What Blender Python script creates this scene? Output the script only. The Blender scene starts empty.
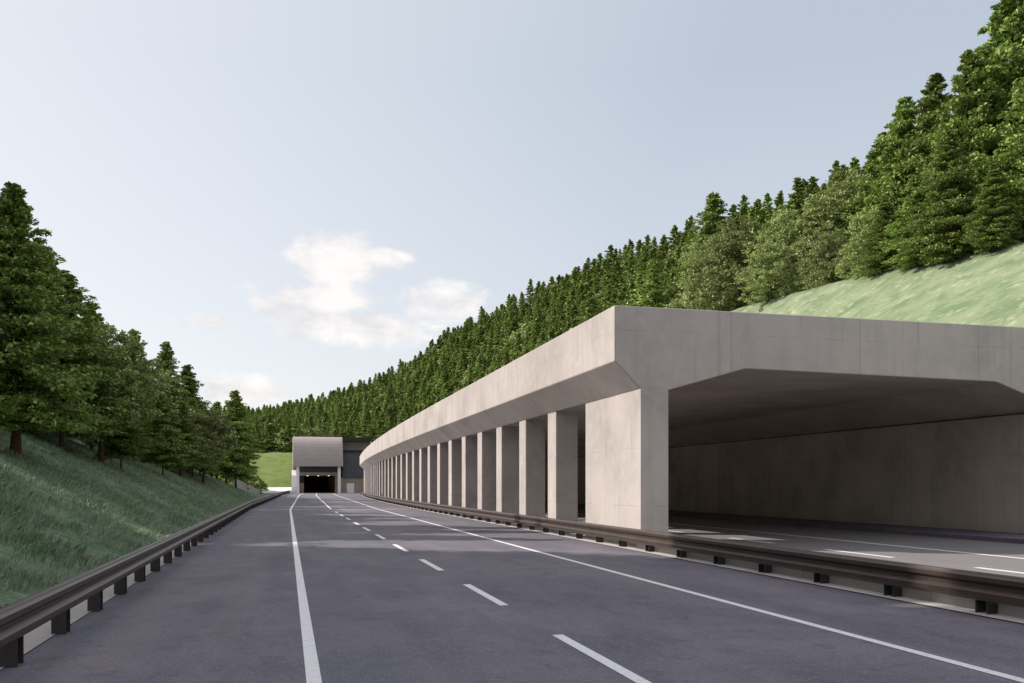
import bpy, bmesh, math, random
import numpy as np
from mathutils import Vector, Matrix

random.seed(11)
rng = np.random.default_rng(11)
scene = bpy.context.scene
COL = scene.collection

# ------------------------------------------------------------------ camera
F_PX, HZ, CAM_H = 880.0, 485.0, 2.1
YAW = math.atan(225.0 / F_PX)
SN, CS = math.sin(YAW), math.cos(YAW)
cam = bpy.data.cameras.new('camera')
cam.sensor_width = 36.0
cam.lens = F_PX / 1024 * 36.0
cam.shift_y = (HZ - 341.5) / 1024
cam.clip_start = 0.1
cam.clip_end = 8000
co = bpy.data.objects.new('camera', cam)
COL.objects.link(co)
co.location = (0, 0, CAM_H)
co.rotation_euler = (math.pi / 2, 0, -YAW)
scene.camera = co

def site(u, Z):
    """ground position seen in column u at depth Z"""
    xr = (u - 512) / F_PX * Z
    return Z * SN + xr * CS, Z * CS - xr * SN

def project(x, y, z):
    Z = x * SN + y * CS
    if Z < 1: return None
    xr = x * CS - y * SN
    return 512 + F_PX * xr / Z, HZ - F_PX * (z - CAM_H) / Z, Z

# ------------------------------------------------------------------ helpers
def link(name, me, parent=None, mats=()):
    o = bpy.data.objects.new(name, me)
    COL.objects.link(o)
    for m in mats:
        me.materials.append(m)
    if parent: o.parent = parent
    return o

def tag(o, label, cat, group=None):
    o['label'] = label
    o['category'] = cat
    if group: o['group'] = group
    return o

def thing(name, label, cat, loc=(0, 0, 0), group=None):
    o = bpy.data.objects.new(name, None)
    COL.objects.link(o)
    o.location = loc
    o.empty_display_size = 0.3
    return tag(o, label, cat, group)

def structure(o):
    o['kind'] = 'structure'
    return o

def pydata(name, verts, faces, mats=(), parent=None, smooth=False):
    me = bpy.data.meshes.new(name)
    me.from_pydata([tuple(v) for v in verts], [], [tuple(f) for f in faces])
    me.update()
    if smooth:
        for p in me.polygons: p.use_smooth = True
    return link(name, me, parent, mats)

def box_bm(bm, x0, x1, y0, y1, z0, z1):
    vs = [bm.verts.new((x, y, z)) for z in (z0, z1) for x, y in ((x0, y0), (x1, y0), (x1, y1), (x0, y1))]
    for f in ((3, 2, 1, 0), (4, 5, 6, 7), (0, 1, 5, 4), (1, 2, 6, 5), (2, 3, 7, 6), (3, 0, 4, 7)):
        bm.faces.new([vs[i] for i in f])

def bm_obj(name, bm, mats, parent=None, bevel=0.0):
    if bevel > 0:
        bmesh.ops.bevel(bm, geom=list(bm.edges), offset=bevel, segments=2, affect='EDGES', profile=0.6)
    bmesh.ops.recalc_face_normals(bm, faces=list(bm.faces))
    me = bpy.data.meshes.new(name)
    bm.to_mesh(me)
    bm.free()
    return link(name, me, parent, mats)

def box(name, b, mats, parent=None, bevel=0.0):
    bm = bmesh.new()
    box_bm(bm, *b)
    return bm_obj(name, bm, mats, parent, bevel)

def sweep(name, profile, stations, offs, mats, parent=None, closed=True, caps=True, zoff=None, smooth=False):
    """profile [(x,z)] carried along y stations, x shifted by offs(y)"""
    verts, faces = [], []
    n = len(profile)
    for y in stations:
        dx = offs(y)
        dz = zoff(y) if zoff else 0
        verts += [(x + dx, y, z + dz) for x, z in profile]
    rng_ = range(n) if closed else range(n - 1)
    for i in range(len(stations) - 1):
        for j in rng_:
            k = (j + 1) % n
            faces.append((i * n + j, i * n + k, (i + 1) * n + k, (i + 1) * n + j))
    if closed and caps:
        faces.append(tuple(range(n - 1, -1, -1)))
        b = (len(stations) - 1) * n
        faces.append(tuple(b + j for j in range(n)))
    me = bpy.data.meshes.new(name)
    me.from_pydata(verts, [], faces)
    bm = bmesh.new()
    bm.from_mesh(me)
    bmesh.ops.recalc_face_normals(bm, faces=list(bm.faces))
    bm.to_mesh(me)
    bm.free()
    if smooth:
        for p in me.polygons: p.use_smooth = True
    return link(name, me, parent, mats)

def frange(a, b, n):
    return [a + (b - a) * i / n for i in range(n + 1)]

# ------------------------------------------------------------------ materials
def new_mat(name):
    m = bpy.data.materials.new(name)
    m.use_nodes = True
    nt = m.node_tree
    for n in list(nt.nodes): nt.nodes.remove(n)
    return m, nt

class N:
    def __init__(s, nt): s.nt = nt
    def n(s, t, **kw):
        x = s.nt.nodes.new(t)
        for k, v in kw.items(): setattr(x, k, v)
        return x
    def l(s, a, b): s.nt.links.new(a, b)
    def noise(s, vec, scale, detail=4, rough=0.55, dist=0.0):
        t = s.n('ShaderNodeTexNoise')
        t.inputs['Scale'].default_value = scale
        t.inputs['Detail'].default_value = detail
        t.inputs['Roughness'].default_value = rough
        t.inputs['Distortion'].default_value = dist
        if vec is not None: s.l(vec, t.inputs['Vector'])
        return t.outputs['Fac']
    def mapping(s, vec, scale=(1, 1, 1), rot=(0, 0, 0), loc=(0, 0, 0)):
        t = s.n('ShaderNodeMapping')
        t.inputs['Scale'].default_value = scale
        t.inputs['Rotation'].default_value = rot
        t.inputs['Location'].default_value = loc
        s.l(vec, t.inputs['Vector'])
        return t.outputs['Vector']
    def ramp(s, fac, stops):
        t = s.n('ShaderNodeValToRGB')
        e = t.color_ramp.elements
        while len(e) < len(stops): e.new(0.5)
        for el, (p, c) in zip(e, stops):
            el.position = p
            el.color = (c, c, c, 1) if isinstance(c, (int, float)) else (*c, 1)
        s.l(fac, t.inputs['Fac'])
        return t.outputs['Color']
    def mix(s, a, b, fac, mode='MIX'):
        t = s.n('ShaderNodeMix', data_type='RGBA', blend_type=mode)
        for sock, v in ((t.inputs[6], a), (t.inputs[7], b)):
            if isinstance(v, tuple): sock.default_value = (*v, 1)
            else: s.l(v, sock)
        if isinstance(fac, (int, float)): t.inputs[0].default_value = fac
        else: s.l(fac, t.inputs[0])
        return t.outputs[2]
    def math(s, op, a, b=None, c=None, clamp=False):
        t = s.n('ShaderNodeMath', operation=op, use_clamp=clamp)
        for i, v in enumerate((a, b, c)):
            if v is None: continue
            if isinstance(v, (int, float)): t.inputs[i].default_value = v
            else: s.l(v, t.inputs[i])
        return t.outputs[0]
    def bump(s, h, strength, dist):
        t = s.n('ShaderNodeBump')
        t.inputs['Strength'].default_value = strength
        t.inputs['Distance'].default_value = dist
        s.l(h, t.inputs['Height'])
        return t.outputs['Normal']
    def finish(s, col, rough=0.8, metal=0.0, normal=None, spec=0.3):
        p = s.n('ShaderNodeBsdfPrincipled')
        if isinstance(col, tuple): p.inputs['Base Color'].default_value = (*col, 1)
        else: s.l(col, p.inputs['Base Color'])
        if isinstance(rough, (int, float)): p.inputs['Roughness'].default_value = rough
        else: s.l(rough, p.inputs['Roughness'])
        p.inputs['Metallic'].default_value = metal
        p.inputs['Specular IOR Level'].default_value = spec
        if normal is not None: s.l(normal, p.inputs['Normal'])
        o = s.n('ShaderNodeOutputMaterial')
        s.l(p.outputs[0], o.inputs['Surface'])
        return p
    def pos(s): return s.n('ShaderNodeNewGeometry').outputs['Position']

def concrete(name, base, stain=0.35, lines=True, joints=None):
    m, nt = new_mat(name)
    g = N(nt)
    P = g.pos()
    sep = g.n('ShaderNodeSeparateXYZ'); g.l(P, sep.inputs[0])
    big = g.noise(P, 0.35, 6, 0.6)
    streak = g.noise(g.mapping(P, (1.6, 1.6, 0.09)), 1.0, 5, 0.6)
    med = g.noise(P, 2.3, 7, 0.68)
    fine = g.noise(P, 26, 3, 0.6)
    c = g.mix(tuple(b * (1 - stain) for b in base), base, g.ramp(big, [(0.3, 0.0), (0.62, 1.0)]))
    c = g.mix(c, tuple(b * (1 - stain * 0.9) * k for b, k in zip(base, (1.0, 0.97, 0.93))), g.math('MULTIPLY', g.ramp(streak, [(0.5, 0.0), (0.72, 1.0)]), 0.55))
    c = g.mix(c, tuple(min(1, b * 1.13) for b in base), g.math('MULTIPLY', g.ramp(med, [(0.48, 0.0), (0.75, 1.0)]), 0.6))
    c = g.mix(c, tuple(b * 0.6 for b in base), g.math('MULTIPLY', g.ramp(fine, [(0.6, 0.0), (0.8, 1.0)]), 0.4))
    h = g.math('ADD', g.math('MULTIPLY', med, 0.6), g.math('MULTIPLY', fine, 0.4))
    drip = g.noise(g.mapping(P, (5.5, 5.5, 0.16)), 1.0, 4, 0.6)
    dripm = g.math('MULTIPLY', g.ramp(drip, [(0.56, 0.0), (0.7, 1.0)]), g.ramp(g.noise(P, 0.45, 3), [(0.45, 0.0), (0.6, 1.0)]))
    c = g.mix(c, tuple(b * 0.55 for b in base), g.math('MULTIPLY', dripm, 0.55))
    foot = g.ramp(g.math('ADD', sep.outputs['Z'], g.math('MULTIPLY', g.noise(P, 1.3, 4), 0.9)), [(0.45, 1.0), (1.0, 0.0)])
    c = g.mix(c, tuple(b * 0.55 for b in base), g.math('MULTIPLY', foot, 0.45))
    if lines:
        wob = g.math('MULTIPLY_ADD', g.noise(P, 0.8, 2), 0.05, sep.outputs['Z'])
        fr = g.math('FRACT', g.math('MULTIPLY', g.math('ADD', wob, 0.55), 1 / 1.95))
        ln = g.math('LESS_THAN', fr, 0.012)
        brk = g.ramp(g.noise(P, 0.9, 4, 0.6), [(0.44, 0.0), (0.58, 1.0)])
        lm = g.math('MULTIPLY', ln, brk)
        c = g.mix(c, tuple(b * 0.42 for b in base), g.math('MULTIPLY', lm, 0.6))
    if joints:
        period, ph = joints
        along = g.math('SUBTRACT', g.math('ADD', sep.outputs['Y'], sep.outputs['X']), ph + 11.4)
        fj = g.math('FRACT', g.math('MULTIPLY', along, 1 / period))
        jm = g.math('LESS_THAN', fj, 0.035 / period)
        c = g.mix(c, tuple(b * 0.4 for b in base), g.math('MULTIPLY', jm, 0.55))
        # formwork board pattern: each pour a little different
        cell = g.n('ShaderNodeTexWhiteNoise', noise_dimensions='1D')
        g.l(g.math('FLOOR', g.math('MULTIPLY', along, 1 / period)), cell.inputs['W'])
        c = g.mix(c, tuple(b * 0.8 for b in base), g.math('MULTIPLY', cell.outputs['Value'], 0.4))
    g.finish(c, 0.86, 0, g.bump(h, 0.35, 0.012), 0.25)
    return m

def plain(name, col, rough=0.6, metal=0.0, var=0.15, scale=3.0, bump=0.0, spec=0.4):
    m, nt = new_mat(name)
    g = N(nt)
    P = g.pos()
    f = g.noise(P, scale, 5, 0.6)
    c = g.mix(tuple(x * (1 - var) for x in col), tuple(min(1, x * (1 + var)) for x in col), g.ramp(f, [(0.3, 0.0), (0.7, 1.0)]))
    nrm = g.bump(g.noise(P, scale * 8, 3), bump, 0.01) if bump else None
    g.finish(c, rough, metal, nrm, spec)
    return m

def asphalt(name='asphalt', tint=None):
    m, nt = new_mat(name)
    g = N(nt)
    P = g.pos()
    grit = g.noise(P, 34, 3, 0.7)
    grit2 = g.noise(P, 9, 4, 0.7)
    med = g.noise(g.mapping(P, (0.5, 0.22, 1)), 1.0, 6, 0.62, 0.4)
    cross = g.noise(g.mapping(P, (0.16, 0.75, 1)), 1.0, 5, 0.6, 0.3)
    lane = g.noise(g.mapping(P, (1.1, 0.02, 1)), 1.0, 3, 0.5)
    a, b = (0.088, 0.087, 0.116), (0.172, 0.158, 0.19)
    c = g.mix(a, b, g.ramp(med, [(0.34, 0.0), (0.64, 1.0)]))
    hue = g.noise(g.mapping(P, (0.9, 0.35, 1), (0, 0, 0.2), (7, 3, 0)), 1.0, 5, 0.65, 0.5)
    c = g.mix(c, (0.10, 0.118, 0.15), g.math('MULTIPLY', g.ramp(hue, [(0.5, 0.0), (0.62, 1.0)]), 0.55))
    c = g.mix(c, (0.165, 0.14, 0.165), g.math('MULTIPLY', g.ramp(hue, [(0.36, 1.0), (0.48, 0.0)]), 0.45))
    c = g.mix(c, (0.10, 0.098, 0.128), g.math('MULTIPLY', g.ramp(cross, [(0.46, 0.0), (0.7, 1.0)]), 0.6))
    c = g.mix(c, (0.2, 0.18, 0.196), g.math('MULTIPLY', g.ramp(lane, [(0.5, 0.0), (0.7, 1.0)]), 0.4))
    c = g.mix(c, (0.07, 0.066, 0.084), g.math('MULTIPLY', g.ramp(grit, [(0.52, 0.0), (0.7, 1.0)]), 0.5))
    c = g.mix(c, (0.29, 0.27, 0.3), g.math('MULTIPLY', g.ramp(grit2, [(0.55, 0.0), (0.75, 1.0)]), 0.35))
    vor = g.n('ShaderNodeTexVoronoi'); vor.inputs['Scale'].default_value = 55
    g.l(P, vor.inputs['Vector'])
    sv = g.n('ShaderNodeSeparateColor'); g.l(vor.outputs['Color'], sv.inputs[0])
    c = g.mix(c, (0.33, 0.31, 0.34), g.math('MULTIPLY', g.ramp(sv.outputs[0], [(0.7, 0.0), (1.0, 1.0)]), 0.34))
    c = g.mix(c, (0.045, 0.043, 0.056), g.math('MULTIPLY', g.ramp(sv.outputs[1], [(0.7, 0.0), (1.0, 1.0)]), 0.42))
    blot = g.noise(P, 1.9, 6, 0.7, 0.6)
    c = g.mix(c, (0.075, 0.074, 0.098), g.math('MULTIPLY', g.ramp(blot, [(0.54, 0.0), (0.68, 1.0)]), 0.6))
    if tint: c = g.mix(c, tint, 0.55)
    g.finish(c, 0.8, 0, g.bump(grit, 0.4, 0.006), 0.3)
    return m

def paint():
    m, nt = new_mat('road_paint')
    g = N(nt)
    P = g.pos()
    wear = g.noise(P, 14, 6, 0.7)
    c = g.mix((0.72, 0.72, 0.75), (0.42, 0.42, 0.45), g.ramp(wear, [(0.52, 0.0), (0.72, 1.0)]))
    g.finish(c, 0.6, 0, None, 0.3)
    return m

def grass_mat(name, dark, mid, pale, rot, stretch=(0.5, 3.2, 1.0)):
    m, nt = new_mat(name)
    g = N(nt)
    P = g.pos()
    q = g.mapping(P, stretch, (0, 0, rot))
    st = g.noise(q, 1.1, 5, 0.62, 0.35)
    st2 = g.noise(g.mapping(P, tuple(k * 2.1 for k in stretch), (0, 0, rot + 0.15)), 1.3, 4, 0.6, 0.3)
    pt = g.noise(P, 0.22, 4, 0.6)
    fine = g.noise(P, 11, 4, 0.7)
    c = g.mix(dark, mid, g.ramp(st, [(0.35, 0.0), (0.58, 1.0)]))
    c = g.mix(c, pale, g.math('MULTIPLY', g.ramp(st2, [(0.54, 0.0), (0.72, 1.0)]), 0.75))
    c = g.mix(c, tuple(0.5 * (a + b) for a, b in zip(dark, mid)), g.math('MULTIPLY', g.ramp(pt, [(0.4, 0.0), (0.65, 1.0)]), 0.5))
    c = g.mix(c, dark, g.math('MULTIPLY', g.ramp(fine, [(0.5, 0.0), (0.7, 1.0)]), 0.5))
    h = g.math('ADD', st, g.math('MULTIPLY', fine, 0.5))
    g.finish(c, 0.9, 0, g.bump(h, 0.6, 0.12), 0.15)
    return m

def leaf_mat(name, c0, c1, c2, trans=0.2, patch=None):
    m, nt = new_mat(name)
    g = N(nt)
    geo = g.n('ShaderNodeNewGeometry')
    info = g.n('ShaderNodeObjectInfo')
    c = g.ramp(geo.outputs['Random Per Island'], [(0.0, c0), (0.55, c1), (1.0, c2)])
    if patch:
        pn = g.noise(g.mapping(geo.outputs['Position'], (0.35, 1.5, 1), (0, 0, 0.55)), 1.0, 5, 0.65, 0.3)
        c = g.mix(c, patch, g.math('MULTIPLY', g.ramp(pn, [(0.46, 0.0), (0.62, 1.0)]), 0.85))
    hs = g.n('ShaderNodeHueSaturation')
    g.l(c, hs.inputs['Color'])
    g.l(g.math('MULTIPLY_ADD', info.outputs['Random'], 0.016, 0.497), hs.inputs['Hue'])
    g.l(g.math('MULTIPLY_ADD', info.outputs['Random'], 0.6, 0.72), hs.inputs['Value'])
    p = g.n('ShaderNodeBsdfPrincipled')
    g.l(hs.outputs[0], p.inputs['Base Color'])
    p.inputs['Roughness'].default_value = 0.55
    p.inputs['Specular IOR Level'].default_value = 0.25
    t = g.n('ShaderNodeBsdfTranslucent')
    g.l(hs.outputs[0], t.inputs['Color'])
    mx = g.n('ShaderNodeMixShader')
    mx.inputs[0].default_value = trans
    g.l(p.outputs[0], mx.inputs[1]); g.l(t.outputs[0], mx.inputs[2])
    o = g.n('ShaderNodeOutputMaterial')
    g.l(mx.outputs[0], o.inputs['Surface'])
    return m

M = {}
M['concrete'] = concrete('gallery_concrete', (0.50, 0.456, 0.44), 0.34, True, (5.05, 0.3))
M['soffit'] = concrete('soffit_concrete', (0.53, 0.455, 0.40), 0.3, False)  # browner concrete tint for the underside faces between the haunches
M['wall_concrete'] = concrete('back_wall_concrete', (0.50, 0.44, 0.385), 0.42, True, (6.3, 2.0))
M['kerb_concrete'] = concrete('kerb_concrete', (0.56, 0.53, 0.51), 0.22, False, (4.0, 1.1))
M['rough_concrete'] = concrete('rough_concrete', (0.44, 0.42, 0.41), 0.3, False)
M['asphalt'] = asphalt()
M['gallery_asphalt'] = asphalt('gallery_asphalt', (0.235, 0.222, 0.212))  # asphalt mixed towards an even warm grey for the inner carriageway
M['paint'] = paint()
M['rail'] = plain('guardrail_steel', (0.068, 0.049, 0.042), 0.42, 0.3, 0.2, 1.4, 0.05)
M['post'] = plain('post_steel', (0.045, 0.038, 0.04), 0.5, 0.4, 0.2, 4)
M['grass'] = grass_mat('bank_grass', (0.07, 0.13, 0.07), (0.145, 0.22, 0.13), (0.44, 0.46, 0.37), 0.55, (0.35, 2.4, 1.0))
M['meadow'] = grass_mat('meadow_grass', (0.12, 0.18, 0.095), (0.235, 0.28, 0.17), (0.44, 0.44, 0.34), -0.9, (0.2, 0.6, 1))
M['valley'] = grass_mat('valley_grass', (0.11, 0.165, 0.045), (0.18, 0.235, 0.065), (0.33, 0.34, 0.16), 0.1, (0.3, 0.5, 1))
M['soil'] = grass_mat('forest_floor', (0.02, 0.035, 0.012), (0.035, 0.05, 0.02), (0.06, 0.06, 0.035), 0.2)
M['blade'] = leaf_mat('grass_blade', (0.075, 0.15, 0.07), (0.15, 0.23, 0.125), (0.44, 0.46, 0.35), 0.3, (0.38, 0.41, 0.33))
M['bark'] = plain('bark', (0.075, 0.038, 0.026), 0.9, 0, 0.4, 6, 0.5)
M['needle'] = leaf_mat('conifer_foliage', (0.075, 0.122, 0.024), (0.19, 0.262, 0.055), (0.34, 0.40, 0.11))
M['broad'] = leaf_mat('broadleaf_foliage', (0.14, 0.185, 0.045), (0.275, 0.33, 0.1), (0.48, 0.51, 0.27))
M['hood'] = plain('hood_cladding', (0.35, 0.30, 0.30), 0.6, 0.0, 0.06, 0.6)
M['slate'] = plain('slate_cladding', (0.075, 0.078, 0.10), 0.6, 0.0, 0.15, 0.8)
M['dark_roof'] = plain('dark_roofing', (0.025, 0.024, 0.026), 0.7, 0, 0.2, 1)
M['tan'] = plain('tan_render', (0.30, 0.24, 0.20), 0.85, 0, 0.15, 0.7, 0.2)
M['white'] = plain('white_paint', (0.74, 0.72, 0.72), 0.6, 0, 0.08, 0.8)
M['tunnel'] = plain('tunnel_lining', (0.045, 0.04, 0.038), 0.9, 0, 0.25, 0.6)
lm, lnt = new_mat('lamp_glow')
lg = N(lnt); em = lg.n('ShaderNodeEmission'); em.inputs[0].default_value = (1, .45, .25, 1); em.inputs[1].default_value = 7.0
lo = lg.n('ShaderNodeOutputMaterial'); lg.l(em.outputs[0], lo.inputs[0])
M['lamp'] = lm
M['rock'] = plain('grey_rock', (0.17, 0.165, 0.17), 0.9, 0, 0.35, 0.7, 0.6)

# ------------------------------------------------------------------ plan geometry of the road
def r_off(y):
    if y < 77: return 0.0
    o = 0.0195 * (y - 77)
    if y > 170: o += 0.00022 * (y - 170) ** 2
    return o

_gy = [78, 104, 145, 187]
_go = [0, 0.75, 2.3, 4.5]
def g_off(y):
    if y <= 62: return 0.0
    return 0.000305 * (y - 62) ** 1.98

ROAD_Y = frange(-40, 77, 6) + frange(77, 291, 48)[1:]

# ground sheet
def grid_sheet(name, mat, size, z):
    o = pydata(name, [(-size, -size, z), (size, -size, z), (size, size, z), (-size, size, z)], [(0, 1, 2, 3)], [mat])
    return structure(o)
grid_sheet('ground', M['soil'], 3500, -0.06)

def ribbon(name, x0, x1, z, ys, offs, mat, parent=None, offs1=None):
    v, f = [], []
    offs1 = offs1 or offs
    for y in ys:
        v += [(x0 + offs(y), y, z), (x1 + offs1(y), y, z)]
    for i in range(len(ys) - 1):
        f.append((2 * i, 2 * i + 1, 2 * i + 3, 2 * i + 2))
    return pydata(name, v, f, [mat], parent)

road = structure(ribbon('road', -3.14, 10.78, 0.0, ROAD_Y, r_off, M['asphalt'], None, lambda y: max(r_off(y), g_off(y))))
gal_ys = frange(-40, 62, 4) + frange(62, 187, 30)[1:]
inner_road = structure(ribbon('gallery_road', 11.42, 26.3, 0.0, gal_ys, g_off, M['gallery_asphalt']))
kerb_path = structure(ribbon('verge_strip', -3.95, -3.14, 0.012, ROAD_Y, r_off, M['kerb_concrete']))

MZ = 0.006
ys_line = frange(2, 77, 4) + frange(77, 236, 30)[1:]
ribbon('edge_line', 0.20, 0.36, MZ, ys_line, r_off, M['paint'], road)
ribbon('edge_line', 7.56, 7.72, MZ, ys_line, r_off, M['paint'], road)
ribbon('centre_line', 3.60, 3.75, MZ, frange(77.6, 236, 30), r_off, M['paint'], road)
y0 = 6.02 + 0.0
dash_me = None
def dash(parent, x0, x1, ya, yb, offs, name='lane_dash'):
    return ribbon(name, x0, x1, MZ, [ya, yb], offs, M['paint'], parent)
# dash positions come from the picture: one every 6.5 m, half painted
u, v = 560.0, 635.0
Zd = F_PX * CAM_H / (v - HZ)
ystart = site(u, Zd)[1]
for k in range(-1, 10):
    b = ystart + 6.45 * k
    if b > 75.5: break
    dash(road, 3.585, 3.745, b - 3.35, b, r_off)
pydata('joint_line', [(-3.0, 77.15, MZ + .004), (10.6, 76.3, MZ + .004), (10.6, 76.85, MZ + .004), (-3.0, 77.7, MZ + .004)], [(0, 1, 2, 3)], [M['paint']], road)
# carriageway under the gallery
ribbon('edge_line', 20.22, 20.45, MZ, frange(4, 62, 3) + frange(62, 180, 20)[1:], g_off, M['paint'], inner_road)
ribbon('edge_line', 12.72, 12.88, MZ, frange(4, 62, 3) + frange(62, 180, 20)[1:], g_off, M['paint'], inner_road)
for k in range(26):
    b = 9.0 + 6.45 * k
    dash(inner_road, 16.85, 17.08, b, b + 3.3, g_off)
sweep('walkway', [(25.4, 0.002), (25.4, 0.16), (28.42, 0.17), (28.42, 0.002)], gal_ys, g_off, [M['asphalt']], inner_road)

# ------------------------------------------------------------------ gallery
GY0, GY1 = 27.3, 187.0
gst = [GY0] + frange(32.9, 62, 6) + frange(62, GY1, 50)[1:]
gallery = thing('avalanche_gallery', 'long pale concrete gallery with a deep fascia carried on a row of pillars', 'gallery', (20, GY0, 0))
def gp(o):
    o.parent = gallery
    o.matrix_parent_inverse = Matrix.Translation((-20, -GY0, 0))
    return o
roof_prof = [(10.47, 8.04), (10.47, 6.20), (11.40, 5.30), (12.40, 5.28), (15.26, 6.10), (25.6, 5.95), (28.4, 5.03), (29.25, 5.03), (29.25, 8.04)]
roof = gp(sweep('roof', roof_prof, gst, g_off, [M['concrete'], M['soffit']]))
for pl in roof.data.polygons:
    if pl.normal.z < -.5 and 12.5 < pl.center.x - g_off(pl.center.y) < 28.4 and len(pl.vertices) == 4: pl.material_index = 1
bv = roof.modifiers.new('bevel', 'BEVEL'); bv.width = 0.035; bv.segments = 2; bv.limit_method = 'ANGLE'; bv.angle_limit = math.radians(25)
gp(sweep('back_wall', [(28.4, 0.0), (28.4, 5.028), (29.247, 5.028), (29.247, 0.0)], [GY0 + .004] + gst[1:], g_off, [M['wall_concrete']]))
# drip groove line / cable conduit along the head of the back wall
gp(sweep('cable_duct', [(28.34, 4.93), (28.34, 4.98), (28.4, 4.98), (28.4, 4.93)], [GY0 + .3] + gst[1:], g_off, [M['post']]))
bm = bmesh.new(); box_bm(bm, 11.4, 12.4, GY0 + .004, 32.9, 0, 5.34)
gp(bm_obj('end_pillar', bm, [M['concrete']], None, 0.02))
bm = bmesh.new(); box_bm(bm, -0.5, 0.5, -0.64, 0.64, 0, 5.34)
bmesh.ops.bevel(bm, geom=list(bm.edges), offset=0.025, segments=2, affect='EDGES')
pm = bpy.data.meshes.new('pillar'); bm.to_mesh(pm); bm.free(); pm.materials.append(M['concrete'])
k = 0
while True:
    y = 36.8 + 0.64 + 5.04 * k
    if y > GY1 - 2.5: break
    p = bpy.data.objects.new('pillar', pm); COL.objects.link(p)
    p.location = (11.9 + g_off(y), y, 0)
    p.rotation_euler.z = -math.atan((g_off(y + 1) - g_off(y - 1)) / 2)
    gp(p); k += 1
y = GY1 - 1.0
bm = bmesh.new(); box_bm(bm, 11.4 + g_off(y), 12.4 + g_off(y), GY1 - 2.2, GY1 - .01, 0, 5.33)
gp(bm_obj('end_pillar', bm, [M['concrete']], None, 0.02))

# low kerb wall behind the right-hand guardrail, ahead of and along the gallery
sweep_y = frange(-30, 62, 6) + frange(62, 187, 30)[1:]
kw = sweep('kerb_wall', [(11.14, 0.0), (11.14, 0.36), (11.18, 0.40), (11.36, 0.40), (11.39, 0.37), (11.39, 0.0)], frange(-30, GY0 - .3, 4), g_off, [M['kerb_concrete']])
tag(kw, 'low pale concrete kerb wall behind the right guardrail, running up to the gallery end pillar', 'wall')
structure(ribbon('kerb_strip', 10.72, 11.46, 0.02, sweep_y, g_off, M['kerb_concrete']))

# ------------------------------------------------------------------ guardrails
def w_profile(s, zt, zb, x):
    """closed W-beam section; s = +1 when the road lies towards +x"""
    h = zt - zb
    pts = [(0.0, 1.0), (0.035, .985), (0.05, .93), (0.085, .86), (0.085, .70), (0.025, .58), (0.025, .44), (0.085, .31), (0.085, .15), (0.05, .06), (0.02, 0.0)]
    prof = [(x + s * a, zb + b * h) for a, b in pts]
    back = [(x + s * (a - 0.045), zb + b * h) for a, b in reversed(pts)]
    back[0] = (x - s * .03, zb + .0 * h); back[-1] = (x - s * .05, zb + 1.0 * h)
    return prof + back

def post_mesh(name, h):
    bm = bmesh.new()
    box_bm(bm, -0.20, -0.012, -0.135, -0.105, 0, h)         # near plate
    box_bm(bm, -0.20, -0.012, 0.105, 0.135, 0, h)           # far plate
    box_bm(bm, -0.19, -0.165, -0.1045, 0.1045, 0.2, h - .01) # web
    bmesh.ops.recalc_face_normals(bm, faces=list(bm.faces))
    me = bpy.data.meshes.new(name); bm.to_mesh(me); bm.free()
    me.materials.append(M['post'])
    return me

def guardrail(label, s, x, zt, zb, ys, offs, post_ys):
    t = thing('guardrail', label, 'guardrail', (x, post_ys[0], 0))
    inv = Matrix.Translation((-x, -post_ys[0], 0))
    b = sweep('beam', w_profile(s, zt, zb, x + s * 0.03), ys, offs, [M['rail']])
    b.parent = t; b.matrix_parent_inverse = inv
    me = post_mesh('post', zt - 0.06)
    for y in post_ys:
        p = bpy.data.objects.new('post', me); COL.objects.link(p)
        p.location = (x + offs(y), y, 0)
        p.rotation_euler.z = (0 if s > 0 else math.pi) - math.atan((offs(y + 1) - offs(y - 1)) / 2)
        p.parent = t; p.matrix_parent_inverse = inv
    return t

guardrail('long dark brown steel guardrail along the left road edge below the grass bank', 1, -3.0, 0.76, 0.36,
          frange(3, 77, 20) + frange(77, 234, 40)[1:], r_off, [11.36 + 2.31 * k for k in range(-2, 96)])
guardrail('dark brown steel guardrail on the right road edge in front of the gallery pillars', -1, 10.90, 0.685, 0.235,
          frange(2, 62, 16) + frange(62, 185, 40)[1:], g_off, [11.94 + 2.28 * k for k in range(-3, 75)])

# ------------------------------------------------------------------ terrain
def lerp(a, b, t): return a + (b - a) * t
def sstep(a, b, x):
    t = min(1, max(0, (x - a) / (b - a))); return t * t * (3 - 2 * t)

def bumps(x, y):
    return 0.25 * math.sin(x * .31 + y * .13) + 0.18 * math.sin(x * .17 - y * .29 + 1.3) + 0.1 * math.sin(x * .9 + y * .7)

def bank_z(x, y):
    d = -3.95 + r_off(y) - x
    if d <= 0: return 0.0
    m = 1 - sstep(132, 176, y) * 0.97
    z = 0.45 * min(d, 19) + 0.22 * max(0, d - 19) + 0.5 * 0.0
    z -= 0.45 * 1.2 * (1 - math.exp(-d / 1.2)) * 0.35
    return 0.02 + z * m + bumps(x, y) * 0.35 * min(1, d / 3) * m

xs = [0, .3, .7, 1.2, 1.9, 2.6, 3.4, 4.3, 5.3, 6.4, 7.6, 9, 10.5, 12, 14, 16, 18, 20, 23, 27, 33, 42, 55, 75, 100]
byl = frange(-60, 0, 10) + frange(0, 60, 60)[1:] + frange(60, 178, 60)[1:]
v, f = [], []
for y in byl:
    for d in xs:
        x = -3.95 + r_off(y) - d
        v.append((x, y, bank_z(x, y)))
n = len(xs)
for i in range(len(byl) - 1):
    for j in range(n - 1):
        f.append((i * n + j, (i + 1) * n + j, (i + 1) * n + j + 1, i * n + j + 1))
bank = structure(pydata('bank_terrain', v, f, [M['grass']], None, True))

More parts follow.
